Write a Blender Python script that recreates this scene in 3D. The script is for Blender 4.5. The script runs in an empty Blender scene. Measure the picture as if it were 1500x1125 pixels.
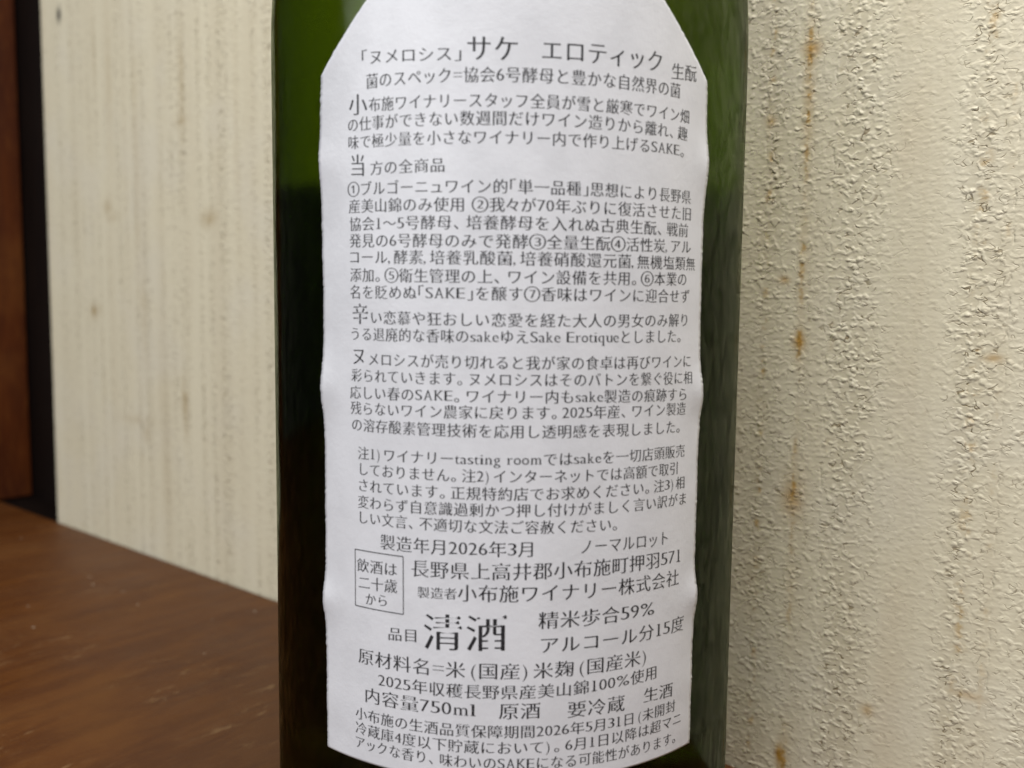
import bpy, bmesh, math
import numpy as np
from mathutils import Vector, Matrix

# ---------------------------------------------------------------- camera, light, exposure
S = bpy.context.scene
COL = S.collection
MM = 0.001

def cam_matrix():
    R = Vector((0.99993045, -0.00502518, 0.01066977))
    U = Vector((-0.01018441, 0.08831975, 0.99604011))
    F = Vector((0.00594764, 0.9960795, -0.08826243))
    m = Matrix((R, U, -F)).transposed().to_4x4()
    m.translation = Vector((0.0, -157.494, 96.0)) * MM
    return m

cd = bpy.data.cameras.new('camera')
cam = bpy.data.objects.new('camera', cd); COL.objects.link(cam)
cam.matrix_world = cam_matrix()
cd.sensor_width = 36.0
cd.lens = 36.0 * 1330.0 / 1500.0
cd.clip_start = 0.01; cd.clip_end = 20.0
cd.dof.use_dof = True
cd.dof.focus_distance = 0.146
cd.dof.aperture_fstop = 20.0
cd.dof.aperture_blades = 0
S.camera = cam

w = bpy.data.worlds.new('World'); S.world = w; w.use_nodes = True
bg = w.node_tree.nodes['Background']
bg.inputs['Color'].default_value = (1.0, 0.95, 0.86, 1); bg.inputs['Strength'].default_value = 0.06

def area(name, loc, target, size, power, col):
    l = bpy.data.lights.new(name, 'AREA'); l.shape = 'RECTANGLE'
    l.size, l.size_y = size; l.energy = power; l.color = col
    o = bpy.data.objects.new(name, l); COL.objects.link(o)
    o.location = loc
    o.rotation_euler = (Vector(target) - Vector(loc)).to_track_quat('-Z', 'Y').to_euler()
    return o
area('window_light', (-1.06, -0.92, 0.78), (0, 0, .08), (1.6, 1.1), 21.3, (0.96, 0.98, 1.0))
area('ceiling_lamp', (0.05, -0.19, 0.54), (0, 0.02, .06), (0.24, 0.24), 3.75, (1.0, 0.98, 0.95))

S.view_settings.view_transform = 'Standard'; S.view_settings.look = 'None'
S.view_settings.exposure = 0.0; S.view_settings.gamma = 1.0
S.view_settings.use_curve_mapping = False
S.render.engine = 'CYCLES'
S.cycles.max_bounces = 16; S.cycles.transmission_bounces = 14; S.cycles.glossy_bounces = 6
S.cycles.sample_clamp_indirect = 4.0
S.cycles.use_denoising = True

# ---------------------------------------------------------------- node helper
class NT:
    def __init__(s, name):
        s.m = bpy.data.materials.new(name); s.m.use_nodes = True
        s.t = s.m.node_tree; s.n = s.t.nodes; s.l = s.t.links
        s.b = s.n['Principled BSDF']; s.out = s.n['Material Output']
    def put(s, sock, v):
        if v is None: return
        if hasattr(v, 'is_output'): s.l.new(v, sock)
        else: sock.default_value = v
    def math(s, op, a, b=None, c=None, clamp=False):
        n = s.n.new('ShaderNodeMath'); n.operation = op; n.use_clamp = clamp
        s.put(n.inputs[0], a); s.put(n.inputs[1], b); s.put(n.inputs[2], c)
        return n.outputs[0]
    def add(s, a, b): return s.math('ADD', a, b)
    def sub(s, a, b): return s.math('SUBTRACT', a, b)
    def mul(s, a, b): return s.math('MULTIPLY', a, b)
    def maxi(s, a, b): return s.math('MAXIMUM', a, b)
    def smooth(s, v, a, b, lo=0.0, hi=1.0):
        n = s.n.new('ShaderNodeMapRange'); n.interpolation_type = 'SMOOTHSTEP'
        s.put(n.inputs['Value'], v); n.inputs['From Min'].default_value = a; n.inputs['From Max'].default_value = b
        n.inputs['To Min'].default_value = lo; n.inputs['To Max'].default_value = hi
        return n.outputs[0]
    def gauss(s, x, c, sig):
        d = s.mul(s.sub(x, c), 1.0 / sig)
        return s.math('EXPONENT', s.mul(s.mul(d, d), -0.5))
    def coords(s, scale=1000.0):
        tc = s.n.new('ShaderNodeTexCoord'); mp = s.n.new('ShaderNodeMapping')
        mp.inputs['Scale'].default_value = (scale,) * 3
        s.l.new(tc.outputs['Object'], mp.inputs[0])
        return mp.outputs[0]
    def scaled(s, vec, sc, loc=(0, 0, 0)):
        mp = s.n.new('ShaderNodeMapping'); mp.inputs['Scale'].default_value = sc; mp.inputs['Location'].default_value = loc
        s.l.new(vec, mp.inputs[0]); return mp.outputs[0]
    def sep(s, vec):
        n = s.n.new('ShaderNodeSeparateXYZ'); s.l.new(vec, n.inputs[0]); return n.outputs
    def noise(s, vec, scale=1.0, detail=2.0, rough=0.5, dist=0.0, out=0):
        n = s.n.new('ShaderNodeTexNoise'); s.l.new(vec, n.inputs['Vector'])
        n.inputs['Scale'].default_value = scale; n.inputs['Detail'].default_value = detail
        n.inputs['Roughness'].default_value = rough; n.inputs['Distortion'].default_value = dist
        return n.outputs[out]
    def voro(s, vec, scale=1.0, feature='F1', rnd=1.0):
        n = s.n.new('ShaderNodeTexVoronoi'); n.feature = feature; s.l.new(vec, n.inputs['Vector'])
        n.inputs['Scale'].default_value = scale; n.inputs['Randomness'].default_value = rnd
        return n.outputs['Distance']
    def mix(s, fac, a, b, mode='MIX'):
        n = s.n.new('ShaderNodeMix'); n.data_type = 'RGBA'; n.blend_type = mode
        s.put(n.inputs[0], fac); s.put(n.inputs[6], a); s.put(n.inputs[7], b)
        return n.outputs[2]
    def bump(s, h, dist, strength=1.0):
        n = s.n.new('ShaderNodeBump'); n.inputs['Distance'].default_value = dist; n.inputs['Strength'].default_value = strength
        s.put(n.inputs['Height'], h); s.l.new(n.outputs[0], s.b.inputs['Normal'])
    def set(s, **k):
        for a, v in k.items(): s.put(s.b.inputs[a.replace('_', ' ')], v)
        return s.m
def rgb(r, g, b): return (r, g, b, 1.0)

# ---------------------------------------------------------------- object helpers
def mesh_obj(name, bm_or_me, mat, parent=None, smooth=False):
    if isinstance(bm_or_me, bmesh.types.BMesh):
        me = bpy.data.meshes.new(name); bm_or_me.to_mesh(me); bm_or_me.free()
    else: me = bm_or_me
    if mat: me.materials.append(mat)
    if smooth: me.polygons.foreach_set('use_smooth', [True] * len(me.polygons))
    o = bpy.data.objects.new(name, me); COL.objects.link(o)
    if parent: o.parent = parent
    return o
def tag(o, label, cat):
    o['label'] = label; o['category'] = cat; return o
def box_bm(x0, x1, y0, y1, z0, z1, bev=0.0, seg=3):
    bm = bmesh.new()
    vs = [bm.verts.new((x * MM, y * MM, z * MM)) for x in (x0, x1) for y in (y0, y1) for z in (z0, z1)]
    for f in ((0, 1, 3, 2), (4, 6, 7, 5), (0, 4, 5, 1), (2, 3, 7, 6), (0, 2, 6, 4), (1, 5, 7, 3)):
        bm.faces.new([vs[i] for i in f])
    bmesh.ops.recalc_face_normals(bm, faces=bm.faces)
    if bev: bmesh.ops.bevel(bm, geom=list(bm.edges), offset=bev * MM, segments=seg, profile=0.5, affect='EDGES')
    return bm
def pydata(name, V, Fc):
    me = bpy.data.meshes.new(name); me.from_pydata([tuple(v) for v in V], [], [tuple(f) for f in Fc]); me.update(); return me

# ---------------------------------------------------------------- the wall frame: X runs left along the wall, Y out of it, Z up
WO = Vector((32.922, 39.001, 0)) * MM
WU = Vector((-0.76414743, 0.64504163, 0)); WN = Vector((-0.64504163, -0.76414743, 0))
WM = Matrix((WU, WN, Vector((0, 0, 1)))).transposed().to_4x4(); WM.translation = WO

def wallpaper():
    t = NT('embossed_wallpaper')
    P = t.coords(); X, Y, Z = t.sep(P)
    # slow sideways wander so that nothing runs ruler straight
    wv = t.n.new('ShaderNodeCombineXYZ'); t.l.new(Z, wv.inputs[2]); 
    wob = t.mul(t.sub(t.noise(wv.outputs[0], 0.22, 3.0), 0.5), 2.2)
    wob2 = t.mul(t.sub(t.noise(t.scaled(P, (.1, 1, .6)), 1.0, 2.0), 0.5), 1.1)
    Xw = t.add(X, wob); Xs = t.add(X, t.add(t.mul(wob, .35), wob2))
    # vertical bands of coarse texture
    ux = t.n.new('ShaderNodeCombineXYZ'); t.l.new(Xw, ux.inputs[0])
    rnd = t.smooth(t.noise(ux.outputs[0], 0.16, 2.0), 0.40, 0.62)
    farm = t.smooth(X, -16.0, -8.0)
    band = t.mul(rnd, farm)
    for c, sg, a in ((-18.5, 2.2, .6), (-24.5, 3.0, .75), (-31.5, 2.6, .55), (-41.5, 3.8, 1.0), (-61.8, 2.3, 1.0), (-65.5, 1.2, .6), (-78, 6, .9), (-95, 8, .9)):
        band = t.maxi(band, t.mul(t.gauss(Xw, c, sg), a))
    patch = t.smooth(t.noise(t.scaled(P, (.05, 1, .03)), 1.0, 2.0), .35, .65)
    band = t.math('MULTIPLY', band, t.add(t.mul(patch, .55), .6), clamp=True)
    # soft raised worms and pimples, short cracks
    wx = t.noise(t.scaled(P, (.5, 1, .5), (3, 3, 3)), 1.0, 1.5, .5, 0.0, 1)
    vm = t.n.new('ShaderNodeVectorMath'); vm.operation = 'MULTIPLY_ADD'
    t.l.new(wx, vm.inputs[0]); vm.inputs[1].default_value = (1.1, 0, 1.1); t.l.new(P, vm.inputs[2])
    PW = vm.outputs[0]
    nA = t.noise(t.scaled(PW, (.66, 1, .80)), 1.0, 1.2, .45, .25)
    blob = t.smooth(nA, .46, .70)
    d1 = t.voro(t.scaled(PW, (.62, 1, .78), (17, 0, 5)), 1.0)
    pick = t.smooth(t.noise(t.scaled(P, (.33, 1, .33), (21, 2, 8)), 1.0, 1.0), .42, .55)
    pim = t.mul(t.sub(1.0, t.smooth(d1, .06, .50)), pick)
    pit = t.mul(t.sub(1.0, t.smooth(d1, .0, .16)), pick)
    blobs = t.add(t.mul(blob, .36), t.mul(pim, .62))
    crack_n = t.noise(t.scaled(PW, (.40, 1, .66), (11, 3, 5)), 1.0, 1.0, .5, .3)
    cmask = t.smooth(t.noise(t.scaled(P, (.42, 1, .55), (2, 9, 5)), 1.0, 1.5), .50, .60)
    crack = t.mul(t.sub(1.0, t.smooth(t.math('ABSOLUTE', t.sub(crack_n, .5)), 0.004, 0.034)), cmask)
    # woven ground
    wv1 = t.math('SINE', t.add(t.mul(Z, 6.4), t.mul(t.noise(t.scaled(P, (.35, 1, .5)), 1.0, 2.0), 8.0)))
    wv2 = t.math('SINE', t.add(t.mul(X, 5.2), t.mul(t.noise(t.scaled(P, (.6, 1, .35), (5, 5, 5)), 1.0, 2.0), 7.0)))
    weave = t.add(t.mul(wv1, .55), t.mul(wv2, .25))
    fine = t.noise(t.scaled(P, (.75, 1, 1.15)), 1.0, 2.0, .5)
    ground = t.add(t.mul(weave, .017), t.mul(fine, .15))
    h = t.add(t.mul(t.mul(t.sub(blobs, t.mul(pit, .25)), band), .80), t.add(ground, t.mul(t.mul(blobs, t.sub(1.0, band)), .14)))
    h = t.sub(h, t.mul(t.mul(crack, t.add(t.mul(band, .75), .12)), .34))
    # vertical score lines of the paper
    for c, sg, a in ((-36.6, .16, .16), (-67.4, .14, .30), (-23.2, .15, .12)):
        brk = t.smooth(t.noise(wv.outputs[0], .14 + .002 * abs(c), 1.0), .45, .60)
        h = t.sub(h, t.mul(t.mul(t.gauss(Xs, c, sg), brk), a))
    # ---- colour: cream paper, vertical tints, dirt in the hollows, rust runs
    tint = t.noise(t.scaled(P, (.11, 1, .006)), 1.0, 3.0, .6)
    thin = t.noise(t.scaled(P, (.55, 1, .012), (9, 9, 9)), 1.0, 3.0, .65)
    cloud = t.noise(t.scaled(P, (.03, 1, .03), (2, 2, 2)), 1.0, 3.0)
    base = t.mix(t.smooth(tint, .35, .68), rgb(.590, .540, .405), rgb(.550, .496, .366))
    base = t.mix(t.smooth(cloud, .45, .7, 0, .45), base, rgb(.570, .532, .440))
    base = t.mix(t.smooth(thin, .58, .80, 0, .14), base, rgb(.47, .385, .26))
    warm = t.add(t.gauss(Xw, -50.5, 2.2), t.mul(t.gauss(Xw, -22.0, 2.0), .5))
    base = t.mix(t.mul(t.mul(warm, patch), .30), base, rgb(.50, .41, .28))
    hollow = t.sub(1.0, t.smooth(blobs, .0, .12))
    dirt = t.mul(t.maxi(t.mul(hollow, .35), t.mul(t.mul(pit, pick), .5)), t.mul(t.smooth(band, .3, .9), .60))
    base = t.mix(dirt, base, rgb(.33, .275, .165))
    base = t.mix(t.mul(crack, t.add(t.mul(band, .85), .14)), base, rgb(.215, .165, .09))
    rust = None
    for c, sg, a, th, sd in ((-31.3, .40, 1.6, .42, 1.0), (-24.0, .40, .8, .49, 5.0), (-37.6, .4, .2, .52, 8.0), (-62.6, .7, .60, .50, 11.0),
                         (-66.6, .35, .30, .52, 14.0), (-28.0, .5, .25, .56, 2.0)):
        nz = t.noise(t.scaled(P, (.25, 1, .26), (sd, sd, sd * 3)), 1.0, 4.0, .7)
        r = t.mul(t.mul(t.gauss(Xs, c, sg), t.smooth(nz, th, th + .16)), a)
        if c == -31.3:
            env = None
            for zc, zs, ea in ((137.0, 10.0, 1.0), (104.0, 9.0, .55), (89.0, 3.0, .8), (60.0, 7.0, .60), (40.0, 8.0, .35), (5.0, 4.0, .8)):
                g = t.mul(t.gauss(Z, zc, zs), ea); env = g if env is None else t.maxi(env, g)
            r = t.mul(r, env)
        rust = r if rust is None else t.maxi(rust, r)
    run = t.mul(t.mul(t.gauss(Xs, -31.3, .8), t.smooth(thin, .2, .5)), t.mul(env, .42))
    run = t.maxi(run, t.mul(t.mul(t.gauss(Xs, -31.0, 2.0), t.gauss(Z, 59.0, 4.5)), .30))
    rust = t.maxi(rust, run)
    tex = t.add(t.mul(t.sub(1.0, t.smooth(blobs, .1, .7)), .75), .35)
    rust = t.math('MULTIPLY', rust, tex, clamp=True)
    base = t.mix(t.math('MULTIPLY', rust, .95, clamp=True), base, rgb(.36, .222, .065))
    # single drops, specks and short runs
    sp = None
    for x, z, rx, rz, a in ((-47.3, 19.8, .8, .9, .55), (-27.7, 101.2, .8, .6, .6), (-31.2, 89.3, .8, 1.0, .9), (-30.4, 5.2, .6, 1.5, 1.15), (-30.3, 1.5, .3, 2.5, .6),
                        (-31.0, 58.2, 1.2, 2.0, .55), (-65.5, 87.6, 1.0, .5, .6), (-64.8, 27.7, 1.8, .6, .4), (-23.8, 132.0, .7, .8, .5), (-31.6, 144.5, 1.2, 1.2, .7)):
        g = t.mul(t.mul(t.gauss(Xs, x, rx), t.gauss(Z, z, rz)), a)
        sp = g if sp is None else t.maxi(sp, g)
    base = t.mix(t.math('MULTIPLY', sp, 1.0, clamp=True), base, rgb(.34, .185, .03))
    sp = None
    for x, z, rx, rz, a in ((190.3, 170, 1.4, 13.0, .42), (190.9, 157.5, 2.2, 1.8, .65), (175.1, 123.4, 3.0, 2.0, .8), (172.5, 124.0, 2.0, 1.5, .6), (244.4, 131.3, 2.2, 2.2, .6), (241.5, 127.5, 3.0, 1.5, .35),
                        (258.0, 91.4, 2.0, 1.8, 1.0), (256.0, 92.0, 3.0, 1.6, .4), (192.0, 60.0, 1.5, 5.0, .75), (191.5, 52.0, .9, 4.0, .5), (226.0, 50.6, 9.0, 1.2, .35),
                        (219.3, 46.0, 2.0, 2.4, .45), (219.3, 95.7, 1.8, 3.0, .35), (240.9, 180, 1.3, 16.0, .35), (222, 150, 1.6, 40, .28), (219, 90, 1.6, 14, .28), (252, 190, 1.2, 12, .25), (158, 150, 1.2, 30, .22), (205, 45, 3, 30, .15)):
        g = t.mul(t.mul(t.gauss(X, x, rx), t.gauss(Z, z, rz)), a)
        sp = g if sp is None else t.maxi(sp, g)
    sp = t.mul(sp, t.smooth(t.noise(t.scaled(P, (.4, 1, .3)), 1.0, 3.0), .2, .55, 0, .8))
    base = t.mix(t.math('MULTIPLY', sp, 1.0, clamp=True), base, rgb(.30, .21, .09))
    base = t.mix(t.math('MULTIPLY', t.mul(t.gauss(X, 280.6, 1.2), t.gauss(Z, 209.6, 2.0)), 1.2, clamp=True), base, rgb(.03, .03, .03))
    t.bump(h, 0.00043)
    return t.set(Base_Color=base, Roughness=t.smooth(fine, .3, .7, .42, .62), Specular_IOR_Level=.42)

def wood(name, dark, mid, light, axis, rough, gscale=1.0, scratches=True, spec=.28):
    """varnished wood; grain runs along the given local axis (0 X, 1 Y, 2 Z)"""
    t = NT(name); P = t.coords()
    sc = [.16 * gscale] * 3; sc[axis] = .030 * gscale
    g1 = t.noise(t.scaled(P, sc), 1.0, 5.0, .62, .5)
    sc2 = [1.1 * gscale] * 3; sc2[axis] = .16 * gscale
    g2 = t.noise(t.scaled(P, sc2, (3, 4, 5)), 1.0, 4.0, .7)
    big = t.noise(t.scaled(P, (.02, .02, .02)), 1.0, 4.0, .6)
    col = t.mix(t.smooth(g1, .36, .66), rgb(*dark), rgb(*mid))
    col = t.mix(t.smooth(g2, .50, .72, 0, .38), col, rgb(*light))
    col = t.mix(t.smooth(big, .48, .72, 0, .5), col, rgb(*light))
    ro = t.smooth(big, .3, .7, rough - .06, rough + .10)
    if scratches:
        sv = [.10] * 3; sv[axis] = .9
        # scuffs and pale scratches, dust, a few dark dents
        s1 = t.noise(t.scaled(P, (.42, .085, .4), (8, 1, 2)), 1.0, 6.0, .75, .8)
        zone = t.smooth(t.noise(t.scaled(P, (.03, .03, .03), (4, 4, 4)), 1.0, 2.0), .46, .62)
        scr = t.mul(t.smooth(s1, .575, .645), zone)
        col = t.mix(t.mul(scr, .50), col, rgb(.30, .19, .09))
        d = t.voro(t.scaled(P, (1, 1, 1)), .085)
        dn = t.noise(P, .5, 1.0)
        dust = t.mul(t.sub(1.0, t.smooth(d, .028, .060)), t.smooth(dn, .42, .52))
        col = t.mix(t.mul(dust, .75), col, rgb(.50, .42, .32))
        d2 = t.voro(t.scaled(P, (1, 1, 1), (40, 7, 9)), .022)
        dent = t.sub(1.0, t.smooth(d2, .012, .026))
        col = t.mix(t.mul(dent, .8), col, rgb(.012, .006, .003))
        ro = t.add(ro, t.mul(scr, .2))
    t.bump(t.add(t.mul(g2, .25), t.mul(g1, .2)), 0.0004, .6)
    return t.set(Base_Color=col, Roughness=ro, Specular_IOR_Level=spec)

# wall
wall = mesh_obj('wall', box_bm(-260, 297, -80, 0, -40, 420), wallpaper()); wall.matrix_world = WM
tag(wall, 'cream embossed wallpapered wall with rusty vertical runs behind the bottle', 'wall')
# table top the bottle stands on
table = mesh_obj('tabletop', box_bm(-320, 520, 0.4, 420, -28, 0, 1.2),
                 wood('table_wood', (.064, .0195, .0036), (.090, .0300, .0052), (.118, .046, .0090), 1, .48)); table.matrix_world = WM
tag(table, 'dark brown varnished wooden tabletop under the bottle, scuffed and dusty', 'table')
# what closes the wall on the left: a red-brown pillar and a near-black block painted as the shade of the gap beside it
pil = mesh_obj('pillar', box_bm(358, 430, -14.6, 30, 0.0, 420, .8),
               wood('pillar_wood', (.050, .011, .003), (.090, .022, .004), (.17, .058, .011), 2, .6, .5, False, .15)); pil.matrix_world = WM
tag(pil, 'red-brown wooden pillar standing at the far left end of the table', 'pillar')
gap_block = mesh_obj('gap_block', box_bm(297.6, 430, -60, -15.2, -40, 420), wood('gap_shade', (.004, .002, .0015), (.006, .003, .002), (.008, .004, .0025), 2, .7, 1.0, False, .08)); gap_block.matrix_world = WM
tag(gap_block, 'near-black block standing in for the dark gap between the cream wall and the red-brown pillar', 'gap_block')
sill = mesh_obj('sill', box_bm(297.6, 430, -14.9, 0.1, -20, -0.6), gap_block.data.materials[0], gap_block)  # floor of the gap, its shade put into the same near-black colour

# ---------------------------------------------------------------- the bottle
PROFILE = [(0, 9), (10, 8.6), (20, 6.5), (28, 2.6), (32, .5), (34.5, 0), (36.6, .6), (38.2, 2.2), (38.9, 4.6), (39, 8), (39, 60), (39, 120), (39, 136), (38.85, 141), (38.35, 147),
           (37.2, 154), (35.2, 163), (32.2, 173), (28.4, 183), (24.4, 193), (20.8, 203), (18.0, 213), (16.2, 224), (15.1, 238), (14.6, 256), (14.4, 276), (14.5, 279),
           (15.6, 280), (15.9, 283), (15.9, 289), (15.3, 291), (14.4, 292), (14.4, 295), (13.6, 296.5), (11.5, 296.7)]
def body_r(z):
    zs = np.array([p[1] for p in PROFILE[9:27]], float); rs = np.array([p[0] for p in PROFILE[9:27]], float)
    return np.interp(z, zs, rs)
def lathe(profile, n=160):
    V, Fc = [], []
    idx = []
    for r, z in profile:
        if r < 1e-6:
            idx.append([len(V)]); V.append((0, 0, z * MM))
        else:
            idx.append(list(range(len(V), len(V) + n)))
            for i in range(n):
                a = 2 * math.pi * i / n; V.append((r * math.cos(a) * MM, r * math.sin(a) * MM, z * MM))
    for A, B in zip(idx, idx[1:]):
        for i in range(n):
            j = (i + 1) % n
            if len(A) == 1 and len(B) == 1: continue
            if len(A) == 1: Fc.append((A[0], B[j], B[i]))
            elif len(B) == 1: Fc.append((A[i], A[j], B[0]))
            else: Fc.append((A[i], A[j], B[j], B[i]))
    return V, Fc
def fix(me):
    bm = bmesh.new(); bm.from_mesh(me); bmesh.ops.recalc_face_normals(bm, faces=bm.faces); bm.to_mesh(me); bm.free(); return me
def refine(pr, k=4):
    out = []
    P_ = [np.array(p, float) for p in pr]
    for i in range(len(P_) - 1):
        p0 = P_[max(i - 1, 0)]; p1 = P_[i]; p2 = P_[i + 1]; p3 = P_[min(i + 2, len(P_) - 1)]
        kk = k if np.linalg.norm(p2 - p1) > 2 else 2
        for j in range(kk):
            t = j / kk
            m1 = (p2 - p0) * .5; m2 = (p3 - p1) * .5
            L = np.linalg.norm(p2 - p1)
            m1 = m1 / (np.linalg.norm(m1) + 1e-9) * L; m2 = m2 / (np.linalg.norm(m2) + 1e-9) * L
            q = (2*t**3-3*t**2+1)*p1 + (t**3-2*t**2+t)*m1 + (-2*t**3+3*t**2)*p2 + (t**3-t**2)*m2
            out.append((max(float(q[0]), 0 if i == 0 and j == 0 else 0.05), float(q[1])))
    out.append(tuple(pr[-1])); return out

bottle = bpy.data.objects.new('sake_bottle', None); COL.objects.link(bottle)
tag(bottle, 'dark green glass sake bottle seen from behind, with a long white printed back label', 'bottle')

def glass_mat():
    t = NT('green_glass'); P = t.coords()
    grain = t.noise(t.scaled(P, (1.4, 1.4, .8)), 1.0, 3.0, .6)
    slow = t.noise(t.scaled(P, (.05, .05, .03)), 1.0, 2.0)
    t.bump(t.add(t.mul(slow, 1.5), t.mul(grain, .035)), .0006, .5)
    v = t.n.new('ShaderNodeVolumeAbsorption'); v.inputs['Color'].default_value = (.64, .715, .03, 1); v.inputs['Density'].default_value = 960.0
    t.l.new(v.outputs[0], t.out.inputs['Volume'])
    nrm = t.b.inputs['Normal'].links[0].from_socket
    rf = t.n.new('ShaderNodeBsdfRefraction'); rf.inputs['IOR'].default_value = 1.45; rf.inputs['Roughness'].default_value = 0.17
    gl = t.n.new('ShaderNodeBsdfGlossy'); gl.inputs['Roughness'].default_value = 0.10; gl.inputs['Color'].default_value = (.92, 1, .80, 1)
    fr = t.n.new('ShaderNodeFresnel'); fr.inputs['IOR'].default_value = 1.45
    mx = t.n.new('ShaderNodeMixShader')
    wear = t.smooth(t.noise(t.scaled(P, (.8, .8, .30)), 1.0, 3.0, .6), .34, .70, .26, .60)
    t.l.new(t.math('MULTIPLY', fr.outputs[0], wear, clamp=True), mx.inputs[0])
    t.l.new(rf.outputs[0], mx.inputs[1]); t.l.new(gl.outputs[0], mx.inputs[2])
    for nd in (rf, gl, fr): t.l.new(nrm, nd.inputs['Normal'])
    t.l.new(mx.outputs[0], t.out.inputs['Surface'])
    t.n.remove(t.b)
    return t.m
outer = refine(PROFILE)
TH = 3.4
inner = [(11.3, 296.0), (11.0, 290), (10.6, 276), (11.0, 240), (12.6, 224), (14.6, 213), (17.4, 203), (21.0, 193), (25.0, 183), (28.8, 173), (31.8, 163), (33.8, 154), (34.95, 147), (35.45, 141), (35.6, 136),
         (35.6, 120), (35.6, 60), (35.6, 14), (35.2, 10), (33.5, 7.5), (30, 7.2), (24, 9.5), (15, 12.3), (0, 13.2)]
inner_r = refine(inner)
V, Fc = lathe(outer + inner_r)
glass = mesh_obj('glass_body', fix(pydata('glass_body', V, Fc)), glass_mat(), bottle, True)
def sake_mat():
    t = NT('clear_sake')
    v = t.n.new('ShaderNodeVolumeAbsorption'); v.inputs['Color'].default_value = (.93, .90, .70, 1); v.inputs['Density'].default_value = 4.0
    t.l.new(v.outputs[0], t.out.inputs['Volume'])
    return t.set(Base_Color=rgb(1, 1, 1), Transmission_Weight=1.0, IOR=1.34, Roughness=0.0)
liq = [(0, 13.05)] + [(r + .12 if r > .2 else r, z - .1) for r, z in inner_r[::-1] if 0.2 < r and z < 225] + [(10, 224.9), (0, 224.9)]
V, Fc = lathe(liq, 128)
sake = mesh_obj('sake', fix(pydata('sake', V, Fc)), sake_mat(), bottle, True)

# ---------------------------------------------------------------- the back label: paper that follows the glass and lifts at three creases
CREASE = ((115.2, 2.2, .25, .42), (84.0, 2.2, .55, .45), (53.6, 1.9, .52, .55))
def lift(s, z):
    s = np.asarray(s, float); z = np.asarray(z, float)
    eL = np.clip((-s - 21.5) / 7.0, 0, 1) ** 2; eR = np.clip((s - 25.0) / 6.0, 0, 1) ** 2
    L = np.zeros_like(s + z)
    for zc, sg, aL, aR in CREASE:
        g = np.exp(-.5 * ((z - zc) / sg) ** 2)
        L = L + g * (aL * eL + aR * eR)
    L = L + .02 * np.sin(z * .9 + s * .07) * (eL + eR) + .012 * np.sin(z * .41 + 1.3 + s * .11) + .010 * np.sin(s * .55 + z * .13)
    return L
def on_label(s, z, off=0.0):
    R = body_r(z) + .07 + .03 + lift(s, z) + off
    a = np.asarray(s) / 39.0
    return np.stack([R * np.sin(a), -R * np.cos(a), np.asarray(z) + 0 * a], -1) * MM
def label_left(z):
    rs = np.random.RandomState(3)
    zz = np.array([31.0, 45, 52, 60, 75, 82, 88, 97, 103, 109, 116, 122, 126.9, 132.5, 150]); ss = np.array([-27.92, -28.02, -28.2, -28.07, -28.02, -28.3, -28.25, -28.1, -28.3, -28.4, -28.65, -28.55, -28.32, -22.7, -5.2])
    return np.interp(z, zz, ss)
def label_right(z):
    zz = np.array([31.0, 45, 52, 60, 75, 82, 88, 97, 104, 109, 116, 122, 127.1, 133.3, 150]); ss = np.array([30.84, 30.9, 31.0, 30.86, 30.85, 31.2, 30.7, 30.5, 30.5, 30.6, 30.95, 30.7, 30.49, 24.3, 7.6])
    return np.interp(z, zz, ss)
def paper_mat(name, colr):
    t = NT(name); P = t.coords()
    f1 = t.noise(P, 1.1, 4.0, .7); f2 = t.noise(t.scaled(P, (3.2, 3.2, 1.4)), 1.0, 3.0, .6)
    mott = t.noise(P, .16, 3.0, .6)
    c = t.mix(t.smooth(mott, .35, .7), rgb(*colr), rgb(*[q * .93 for q in colr]))
    c = t.mix(t.smooth(f1, .6, .8, 0, .12), c, rgb(.55, .55, .58))
    t.bump(t.add(t.mul(f1, .6), t.mul(f2, .3)), .00011, .55)
    return t.set(Base_Color=c, Roughness=.36, Specular_IOR_Level=.5)
def label_mesh(name, fl, fr, z0, z1, nz, ns, thick=.09, rough_edge=.05, seed=1, fn=on_label):
    rs = np.random.RandomState(seed)
    z = np.linspace(z0, z1, nz)
    jl = rs.normal(0, rough_edge, nz); jr = rs.normal(0, rough_edge, nz)
    L = fl(z) + jl; R = fr(z) + jr
    u = np.linspace(0, 1, ns)
    Sg = L[:, None] + (R - L)[:, None] * u[None]; Zg = np.repeat(z[:, None], ns, 1)
    top = fn(Sg, Zg).reshape(-1, 3); bot = fn(Sg, Zg, -thick).reshape(-1, 3)
    N = nz * ns; V = np.concatenate([top, bot]); Fc = []
    for i in range(nz - 1):
        for j in range(ns - 1):
            a = i * ns + j
            Fc.append((a, a + 1, a + ns + 1, a + ns)); Fc.append((N + a, N + a + ns, N + a + ns + 1, N + a + 1))
    for i in range(nz - 1):
        a = i * ns; Fc.append((a, a + ns, N + a + ns, N + a)); a = i * ns + ns - 1; Fc.append((a, N + a, N + a + ns, a + ns))
    for j in range(ns - 1):
        a = j; Fc.append((a, N + a, N + a + 1, a + 1)); a = (nz - 1) * ns + j; Fc.append((a, a + 1, N + a + 1, N + a))
    return pydata(name, V, Fc)
label = mesh_obj('back_label', label_mesh('back_label', label_left, label_right, 31.05, 147.0, 520, 110), paper_mat('label_paper', (.655, .665, .705)), bottle, True)
label['label'] = 'white paper back label closely printed with Japanese text'
def on_front(s, z, off=0.0):
    p = on_label(0 * np.asarray(s) + 0, z, off) * 0
    R = body_r(z) + .16 + off; a = np.asarray(s) / 39.0 + math.pi
    return np.stack([R * np.sin(a), -R * np.cos(a), np.asarray(z) + 0 * a], -1) * MM
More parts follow.
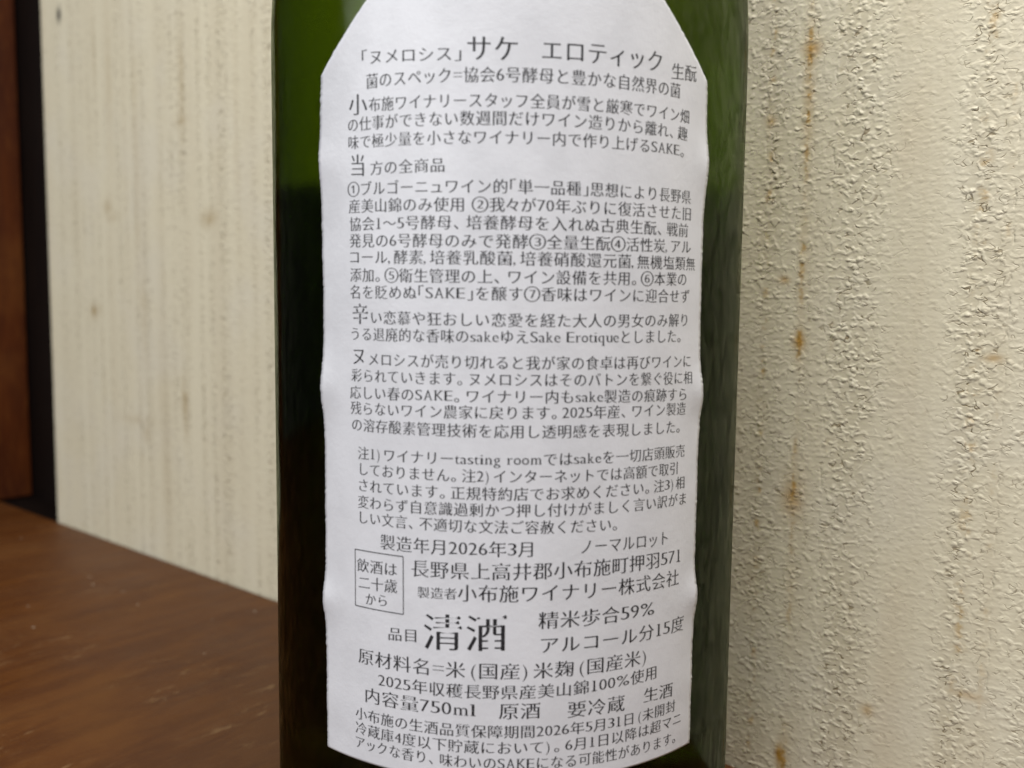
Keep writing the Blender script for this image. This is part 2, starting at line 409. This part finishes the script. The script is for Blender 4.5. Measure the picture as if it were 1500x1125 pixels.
front = mesh_obj('front_label', label_mesh('front_label', lambda z: -np.interp(z, [12, 98, 121], [41, 41, 22]), lambda z: np.interp(z, [12, 98, 121], [41, 41, 22]), 12, 118, 60, 90, fn=on_front), paper_mat('front_paper', (.62, .60, .54)), bottle, True)

# ---------------------------------------------------------------- the printing
ADV = dict(zip('SAKEsaketingromEqul', (.56, .70, .70, .62, .43, .47, .56, .47, .34, .31, .56, .50, .42, .52, .82, .62, .55, .56, .30)))
ADV.update({c: .53 for c in '0123456789'}); ADV['1'] = .53
ADV.update({' ': .35, '(': .52, ')': .52, '=': .62, ',': .34, '%': .95, '「': .52, '」': .52, '、': .78, '。': .72, '々': .85})
NARROW_KANA = {'っ', 'ッ', 'ィ', 'ュ'}
_glyphs = {}
def raw_glyph(ch):
    cu = bpy.data.curves.new('glyph', 'FONT'); cu.body = ch; cu.size = 1.0; cu.resolution_u = 4
    o = bpy.data.objects.new('glyph', cu); COL.objects.link(o)
    dg = bpy.context.evaluated_depsgraph_get(); dg.update()
    me = o.evaluated_get(dg).to_mesh()
    V = np.array([v.co[:2] for v in me.vertices], float); Fc = [tuple(p.vertices) for p in me.polygons]
    o.evaluated_get(dg).to_mesh_clear()
    bpy.data.objects.remove(o); bpy.data.curves.remove(cu)
    return V, Fc
def glyph(ch):
    """outline of one character, its horizontals thinned as in a Ming typeface, with stroke-end triangles or slab serifs"""
    if ch in _glyphs: return _glyphs[ch]
    latin = ord(ch) < 128
    V, Fc = raw_glyph(ch)
    # merge duplicates
    key = {}; mp = []
    U = []
    for v in V:
        k = (round(v[0], 5), round(v[1], 5))
        if k not in key: key[k] = len(U); U.append(v)
        mp.append(key[k])
    V = np.array(U); Fc = [tuple(mp[i] for i in f) for f in Fc]; Fc = [f for f in Fc if len(set(f)) == len(f)]
    cnt = {}
    for k, f in enumerate(Fc):
        P = V[list(f)]; A = 0.0
        for i in range(len(f)): A += P[i][0] * P[(i + 1) % len(f)][1] - P[(i + 1) % len(f)][0] * P[i][1]
        if A < 0: f = f[::-1]; Fc[k] = f
        for i in range(len(f)): cnt[(f[i], f[(i + 1) % len(f)])] = 1
    nxt, prv = {}, {}
    for a, b in cnt:
        if (b, a) not in cnt: nxt[a] = b; prv[b] = a
    ax, ay = (-.006, .022) if latin else (-.009, .0118)
    if ch in '()': ax, ay = .012, .012
    W = V.copy()
    def wn(a, b):
        d = V[b] - V[a]; L = np.hypot(*d) + 1e-12; n = np.array([-d[1], d[0]]) / L      # inward for ccw outer loops
        return n, ax * n[0] ** 2 + ay * n[1] ** 2, L
    for i in range(len(V)):
        if i not in nxt or i not in prv: continue
        n1, w1, _ = wn(prv[i], i); n2, w2, _ = wn(i, nxt[i])
        det = n1[0] * n2[1] - n1[1] * n2[0]
        if abs(det) > .35:
            dx = (w1 * n2[1] - w2 * n1[1]) / det; dy = (n1[0] * w2 - n2[0] * w1) / det
        else:
            n = n1 + n2; n = n / (np.hypot(*n) + 1e-9); dx, dy = n * (w1 + w2) * .5
        d = np.array([dx, dy]); m = np.hypot(dx, dy)
        if m > .04: d *= .04 / m
        W[i] = V[i] + d
    X, XF = [], []
    def poly(pts):
        k = len(X); X.extend(pts); XF.append(tuple(range(k, k + len(pts))))
    for a in list(nxt):
        b = nxt[a]
        if a not in prv or b not in nxt: continue
        d = V[b] - V[a]; L = np.hypot(*d)
        if L < 1e-6: continue
        n_out = np.array([d[1], -d[0]]) / L
        e0 = V[a] - V[prv[a]]; e1 = V[nxt[b]] - V[b]
        L0, L1 = np.hypot(*e0), np.hypot(*e1)
        if L0 < 1e-6 or L1 < 1e-6: continue
        e0 = e0 / L0; e1 = e1 / L1
        if not latin and n_out[0] > .97 and .05 < L < .10 and e0[0] > .97 and e1[0] < -.97 and min(L0, L1) > .12 and ch not in 'ー①②③④⑤⑥⑦～':
            x = W[b][0]; y = W[b][1]
            poly([(x - .11, y - .004), (x + .005, y - .004), (x - .025, y + .052)])
        if latin and ch not in '=%(),' and abs(n_out[1]) > .95 and .05 < L < .13 and abs(e0[1]) > .6 and abs(e1[1]) > .6 and e0 @ e1 < -.8 and min(L0, L1) > .1:
            cx = (W[a][0] + W[b][0]) / 2; y = W[a][1]; hw = L / 2 + (.055 if n_out[1] < 0 or ch in 'KE' else .02)
            sh = 0.0 if n_out[1] < 0 or ch in 'KE' else -.045
            yy = -n_out[1] * .032
            poly([(cx - hw + sh, y), (cx + hw + sh, y), (cx + hw + sh, y + yy), (cx - hw + sh, y + yy)])
    if latin and ch == '1':
        x0, x1 = W[:, 0].min(), W[:, 0].max()
        poly([(x0 - .10, 0), (x1 + .10, 0), (x1 + .10, .03), (x0 - .10, .03)])
    g = (W, Fc, np.array(X).reshape(-1, 2), XF)
    _glyphs[ch] = g
    return g
def advance(ch): return ADV.get(ch, .93 if ch in NARROW_KANA else 1.0)

def print_runs(runs, name, extra=None):
    VS, FS, n = [], [], 0
    for text, s0, z0, sm, zm, s1, z1, em in runs:
        # every run begins and ends on ink, so trim the side bearing of the first and last character
        total = sum(advance(c) for c in text) - .10
        k = (s1 - s0) / total
        q = np.polyfit([s0, sm, s1], [z0, zm, z1], 2)
        pos = -.05
        for ch in text:
            adv = advance(ch)
            if ch != ' ':
                W, Fc, X, XF = glyph(ch)
                latin = ord(ch) < 128
                allv = np.concatenate([W, X]) if len(X) else W
                if latin:
                    x0, x1 = allv[:, 0].min(), allv[:, 0].max(); want = adv * (.86 if ch not in ',1' else .0)
                    if ch == ',': px = (allv[:, 0] - x0) - .02
                    elif ch in '()': px = (allv[:, 0] - (x0 + x1) / 2) + adv * (.66 if ch == '(' else .34)
                    elif ch == '1': px = (allv[:, 0] - (x0 + x1) / 2) + adv * .5
                    else: px = (allv[:, 0] - x0) / max(x1 - x0, 1e-6) * want + adv * .07
                    py = (allv[:, 1] - .345) * 1.04
                elif ch in '「」':
                    c = (allv[:, 0].min() + allv[:, 0].max()) / 2; px = allv[:, 0] - c + adv * .5; py = allv[:, 1] - .38
                elif ch in '、。':
                    px = allv[:, 0] + .02; py = allv[:, 1] - .38
                elif ch in '①②③④⑤⑥⑦':
                    px = (allv[:, 0] - .5) * 1.18 + adv * .5; py = (allv[:, 1] - .36) * 1.22
                else:
                    px = (allv[:, 0] - .5) * .97 + adv * .5; py = allv[:, 1] - .38
                s = s0 + (pos + px) * k
                z = np.polyval(q, s) + py * em
                off = np.full(len(allv), .016); off[len(W):] = .020
                VS.append(on_label(s, z, off))
                FS += [tuple(i + n for i in f) for f in Fc] + [tuple(i + n + len(W) for i in f) for f in XF]
                n += len(allv)
            pos += adv
    if extra:
        for (sa, za), (sb, zb), wd in extra:
            m = 24; tt = np.linspace(0, 1, m)
            d = np.array([sb - sa, zb - za]); d = d / np.hypot(*d); nn = np.array([-d[1], d[0]]) * wd / 2
            s = sa + (sb - sa) * tt; z = za + (zb - za) * tt
            VS.append(on_label(s + nn[0], z + nn[1], .017)); VS.append(on_label(s - nn[0], z - nn[1], .017))
            FS += [(n + i, n + i + 1, n + m + i + 1, n + m + i) for i in range(m - 1)]; n += 2 * m
    me = pydata(name, np.concatenate(VS), FS)
    bm = bmesh.new(); bm.from_mesh(me)
    c = bm.faces
    for f in bm.faces:                                   # ink faces outwards
        f.normal_update()
        p = f.calc_center_median()
        if f.normal.x * p.x + f.normal.y * p.y < 0: f.normal_flip()
    bm.to_mesh(me); bm.free(); return me
def ink_mat():
    t = NT('black_ink'); P = t.coords()
    c = t.mix(t.smooth(t.noise(P, 2.5, 3.0, .6), .45, .75, 0, .5), rgb(.016, .016, .019), rgb(.05, .05, .056))
    return t.set(Base_Color=c, Roughness=.5, Specular_IOR_Level=.35)
# text, then arc position and height in mm of its left end, middle and right end on the label, and the type size
RUNS = [
    ('「ヌメロシス」', -20.57, 128.2, -12.93, 127.84, -6.11, 127.69, 2.09),
    ('サケ', -5.5, 128.35, -2.19, 128.26, 1.12, 128.16, 3.57),
    ('エロティック', 3.99, 128.16, 11.7, 128.2, 21.46, 128.18, 3.07),
    ('生酛', 22.96, 127.33, 25.42, 127.5, 27.89, 127.67, 2.38),
    ('菌のスペック=協会6号酵母と豊かな自然界の菌', -19.79, 125.03, 1.68, 124.97, 24.73, 124.9, 2.14),
    ('小', -22.76, 122.37, -21.22, 122.24, -19.69, 122.1, 3.08),
    ('布施ワイナリースタッフ全員が雪と厳寒でワイン畑', -19.35, 121.99, 2.06, 121.75, 26.67, 121.71, 2.05),
    ('の仕事ができない数週間だけワイン造りから離れ、趣', -23.02, 119.65, 1.22, 119.55, 26.34, 119.37, 2.05),
    ('味で極少量を小さなワイナリー内で作り上げるSAKE。', -22.92, 117.33, 1.24, 117.16, 26.29, 117.07, 2.0),
    ('当', -22.56, 114.33, -21.26, 114.26, -19.95, 114.2, 3.17),
    ('方の全商品', -19.16, 113.7, -13.51, 113.73, -8.29, 113.75, 2.0),
    ('①ブルゴーニュワイン的「単一品種」思想により長野県', -22.96, 111.13, 1.31, 110.97, 27.43, 110.91, 2.05),
    ('産美山錦のみ使用 ②我々が70年ぶりに復活させた旧', -22.85, 108.87, 0.02, 108.66, 27.69, 108.64, 2.05),
    ('協会1～5号酵母、培養酵母を入れぬ古典生酛、戦前', -22.74, 106.49, 1.37, 106.37, 27.04, 106.34, 2.05),
    ('発見の6号酵母のみで発酵③全量生酛④活性炭,アル', -22.76, 104.28, 0.07, 104.0, 27.74, 104.12, 2.05),
    ('コール,酵素,培養乳酸菌,培養硝酸還元菌,無機塩類無', -22.9, 102.08, 1.42, 101.82, 28.78, 101.79, 2.05),
    ('添加。⑤衛生管理の上、ワイン設備を共用。⑥本業の', -22.66, 99.67, 0.12, 99.45, 27.03, 99.64, 2.05),
    ('名を貶めぬ「SAKE」を醸す⑦香味はワインに迎合せず', -22.68, 97.36, 1.47, 97.26, 27.74, 97.28, 2.05),
    ('辛', -22.32, 94.38, -20.95, 94.38, -19.57, 94.38, 3.08),
    ('い恋慕や狂おしい恋愛を経た大人の男女のみ解り', -19.23, 93.97, 1.51, 93.85, 27.73, 93.98, 2.01),
    ('うる退廃的な香味のsakeゆえSake Erotiqueとしました。', -22.72, 91.67, 1.53, 91.68, 26.63, 91.74, 2.01),
    ('ヌ', -22.48, 88.63, -21.21, 88.65, -19.94, 88.68, 2.71),
    ('メロシスが売り切れると我が家の食卓は再びワインに', -19.6, 88.31, 1.57, 88.29, 28.46, 88.18, 2.01),
    ('彩られていきます。ヌメロシスはそのバトンを繋ぐ役に相', -22.5, 85.99, 0.25, 86.08, 28.73, 85.84, 2.0),
    ('応しい春のSAKE。ワイナリー内もsake製造の痕跡すら', -22.77, 83.61, 1.35, 83.84, 27.73, 83.51, 2.0),
    ('残らないワイン農家に戻ります。2025年産、ワイン製造', -22.66, 81.44, 1.2, 81.72, 27.51, 81.48, 2.0),
    ('の溶存酸素管理技術を応用し透明感を表現しました。', -22.55, 79.16, 0.77, 79.23, 27.02, 78.98, 2.0),
    ('注1)ワイナリーtasting roomではsakeを一切店頭販売', -21.45, 75.26, 0.81, 75.5, 27.62, 75.45, 2.0),
    ('しておりません。注2)インターネットでは高額で取引', -21.46, 73.06, 1.2, 73.22, 26.37, 73.08, 2.0),
    ('されています。正規特約店でお求めください。注3)相', -21.47, 70.8, -0.04, 70.87, 27.82, 70.88, 2.0),
    ('変わらず自意識過剰かつ押し付けがましく言い訳がま', -21.48, 68.45, 1.34, 68.67, 28.4, 68.48, 2.0),
    ('しい文言、不適切な文法ご容赦ください。', -21.5, 66.28, -3.82, 66.42, 16.23, 66.21, 2.01),
    ('製造年月2026年3月', -17.64, 63.27, -6.38, 63.39, 4.05, 63.43, 2.37),
    ('ノーマルロット', 10.17, 63.47, 16.95, 63.41, 24.76, 63.3, 2.3),
    ('飲酒は', -21.66, 59.46, -18.35, 59.54, -15.04, 59.63, 2.08),
    ('二十歳', -21.42, 57.01, -18.23, 57.15, -15.04, 57.29, 2.08),
    ('から', -20.21, 54.81, -18.32, 54.95, -16.44, 55.08, 1.89),
    ('長野県上高井郡小布施町押羽571', -12.86, 60.16, 5.57, 60.41, 27.5, 60.28, 2.59),
    ('製造者', -11.95, 56.89, -9.2, 57.0, -6.44, 57.11, 1.75),
    ('小布施ワイナリー株式会社', -6.26, 57.27, 9.02, 57.38, 27.02, 57.16, 2.61),
    ('品目', -16.45, 50.49, -14.14, 50.64, -11.84, 50.8, 2.05),
    ('清酒', -11.04, 51.56, -5.36, 51.78, 0.33, 52.0, 5.54),
    ('精米歩合59%', 4.64, 53.59, 12.14, 53.6, 22.31, 53.49, 2.62),
    ('アルコール分15度', 4.78, 50.18, 14.89, 50.16, 28.41, 50.13, 2.55),
    ('原材料名=米(国産)米麹(国産米)', -21.48, 46.45, 0.66, 46.65, 21.51, 46.75, 2.49),
    ('2025年収穫長野県産美山錦100%使用', -18.03, 43.61, 1.62, 43.74, 23.14, 44.06, 2.18),
    ('内容量750ml', -20.4, 40.98, -13.05, 41.07, -3.82, 41.09, 2.45),
    ('原酒', -0.57, 41.05, 2.21, 41.07, 5.0, 41.1, 2.5),
    ('要冷蔵', 8.81, 40.87, 13.11, 40.79, 17.42, 40.71, 2.54),
    ('生酒', 20.7, 40.99, 23.52, 40.81, 26.34, 40.63, 2.36),
    ('小布施の生酒品質保障期間2026年5月31日(未開封', -22.04, 37.98, 2.61, 38.16, 27.04, 38.07, 2.01),
    ('冷蔵庫4度以下貯蔵において)。6月1日以降は超マニ', -22.05, 35.81, 2.17, 35.9, 28.56, 35.8, 2.01),
    ('アックな香り、味わいのSAKEになる可能性があります。', -22.19, 33.7, 1.91, 33.68, 27.87, 33.16, 2.01),
]
INK = ink_mat()
NOTICE = {'飲酒は', '二十歳', 'から'}
main = [r for r in RUNS if r[0] not in NOTICE]; notice = [r for r in RUNS if r[0] in NOTICE]
mesh_obj('printed_text', print_runs(main, 'printed_text'), INK, label)
c0, c1, c2, c3 = (-22.02, 61.6), (-14.09, 61.59), (-14.05, 53.53), (-21.98, 53.56)
nb = mesh_obj('age_notice', print_runs(notice, 'age_notice', [(c0, c1, .14), (c1, c2, .14), (c2, c3, .14), (c3, c0, .14)]), INK, label)
nb['label'] = 'small framed drinking age notice printed at the left of the label'
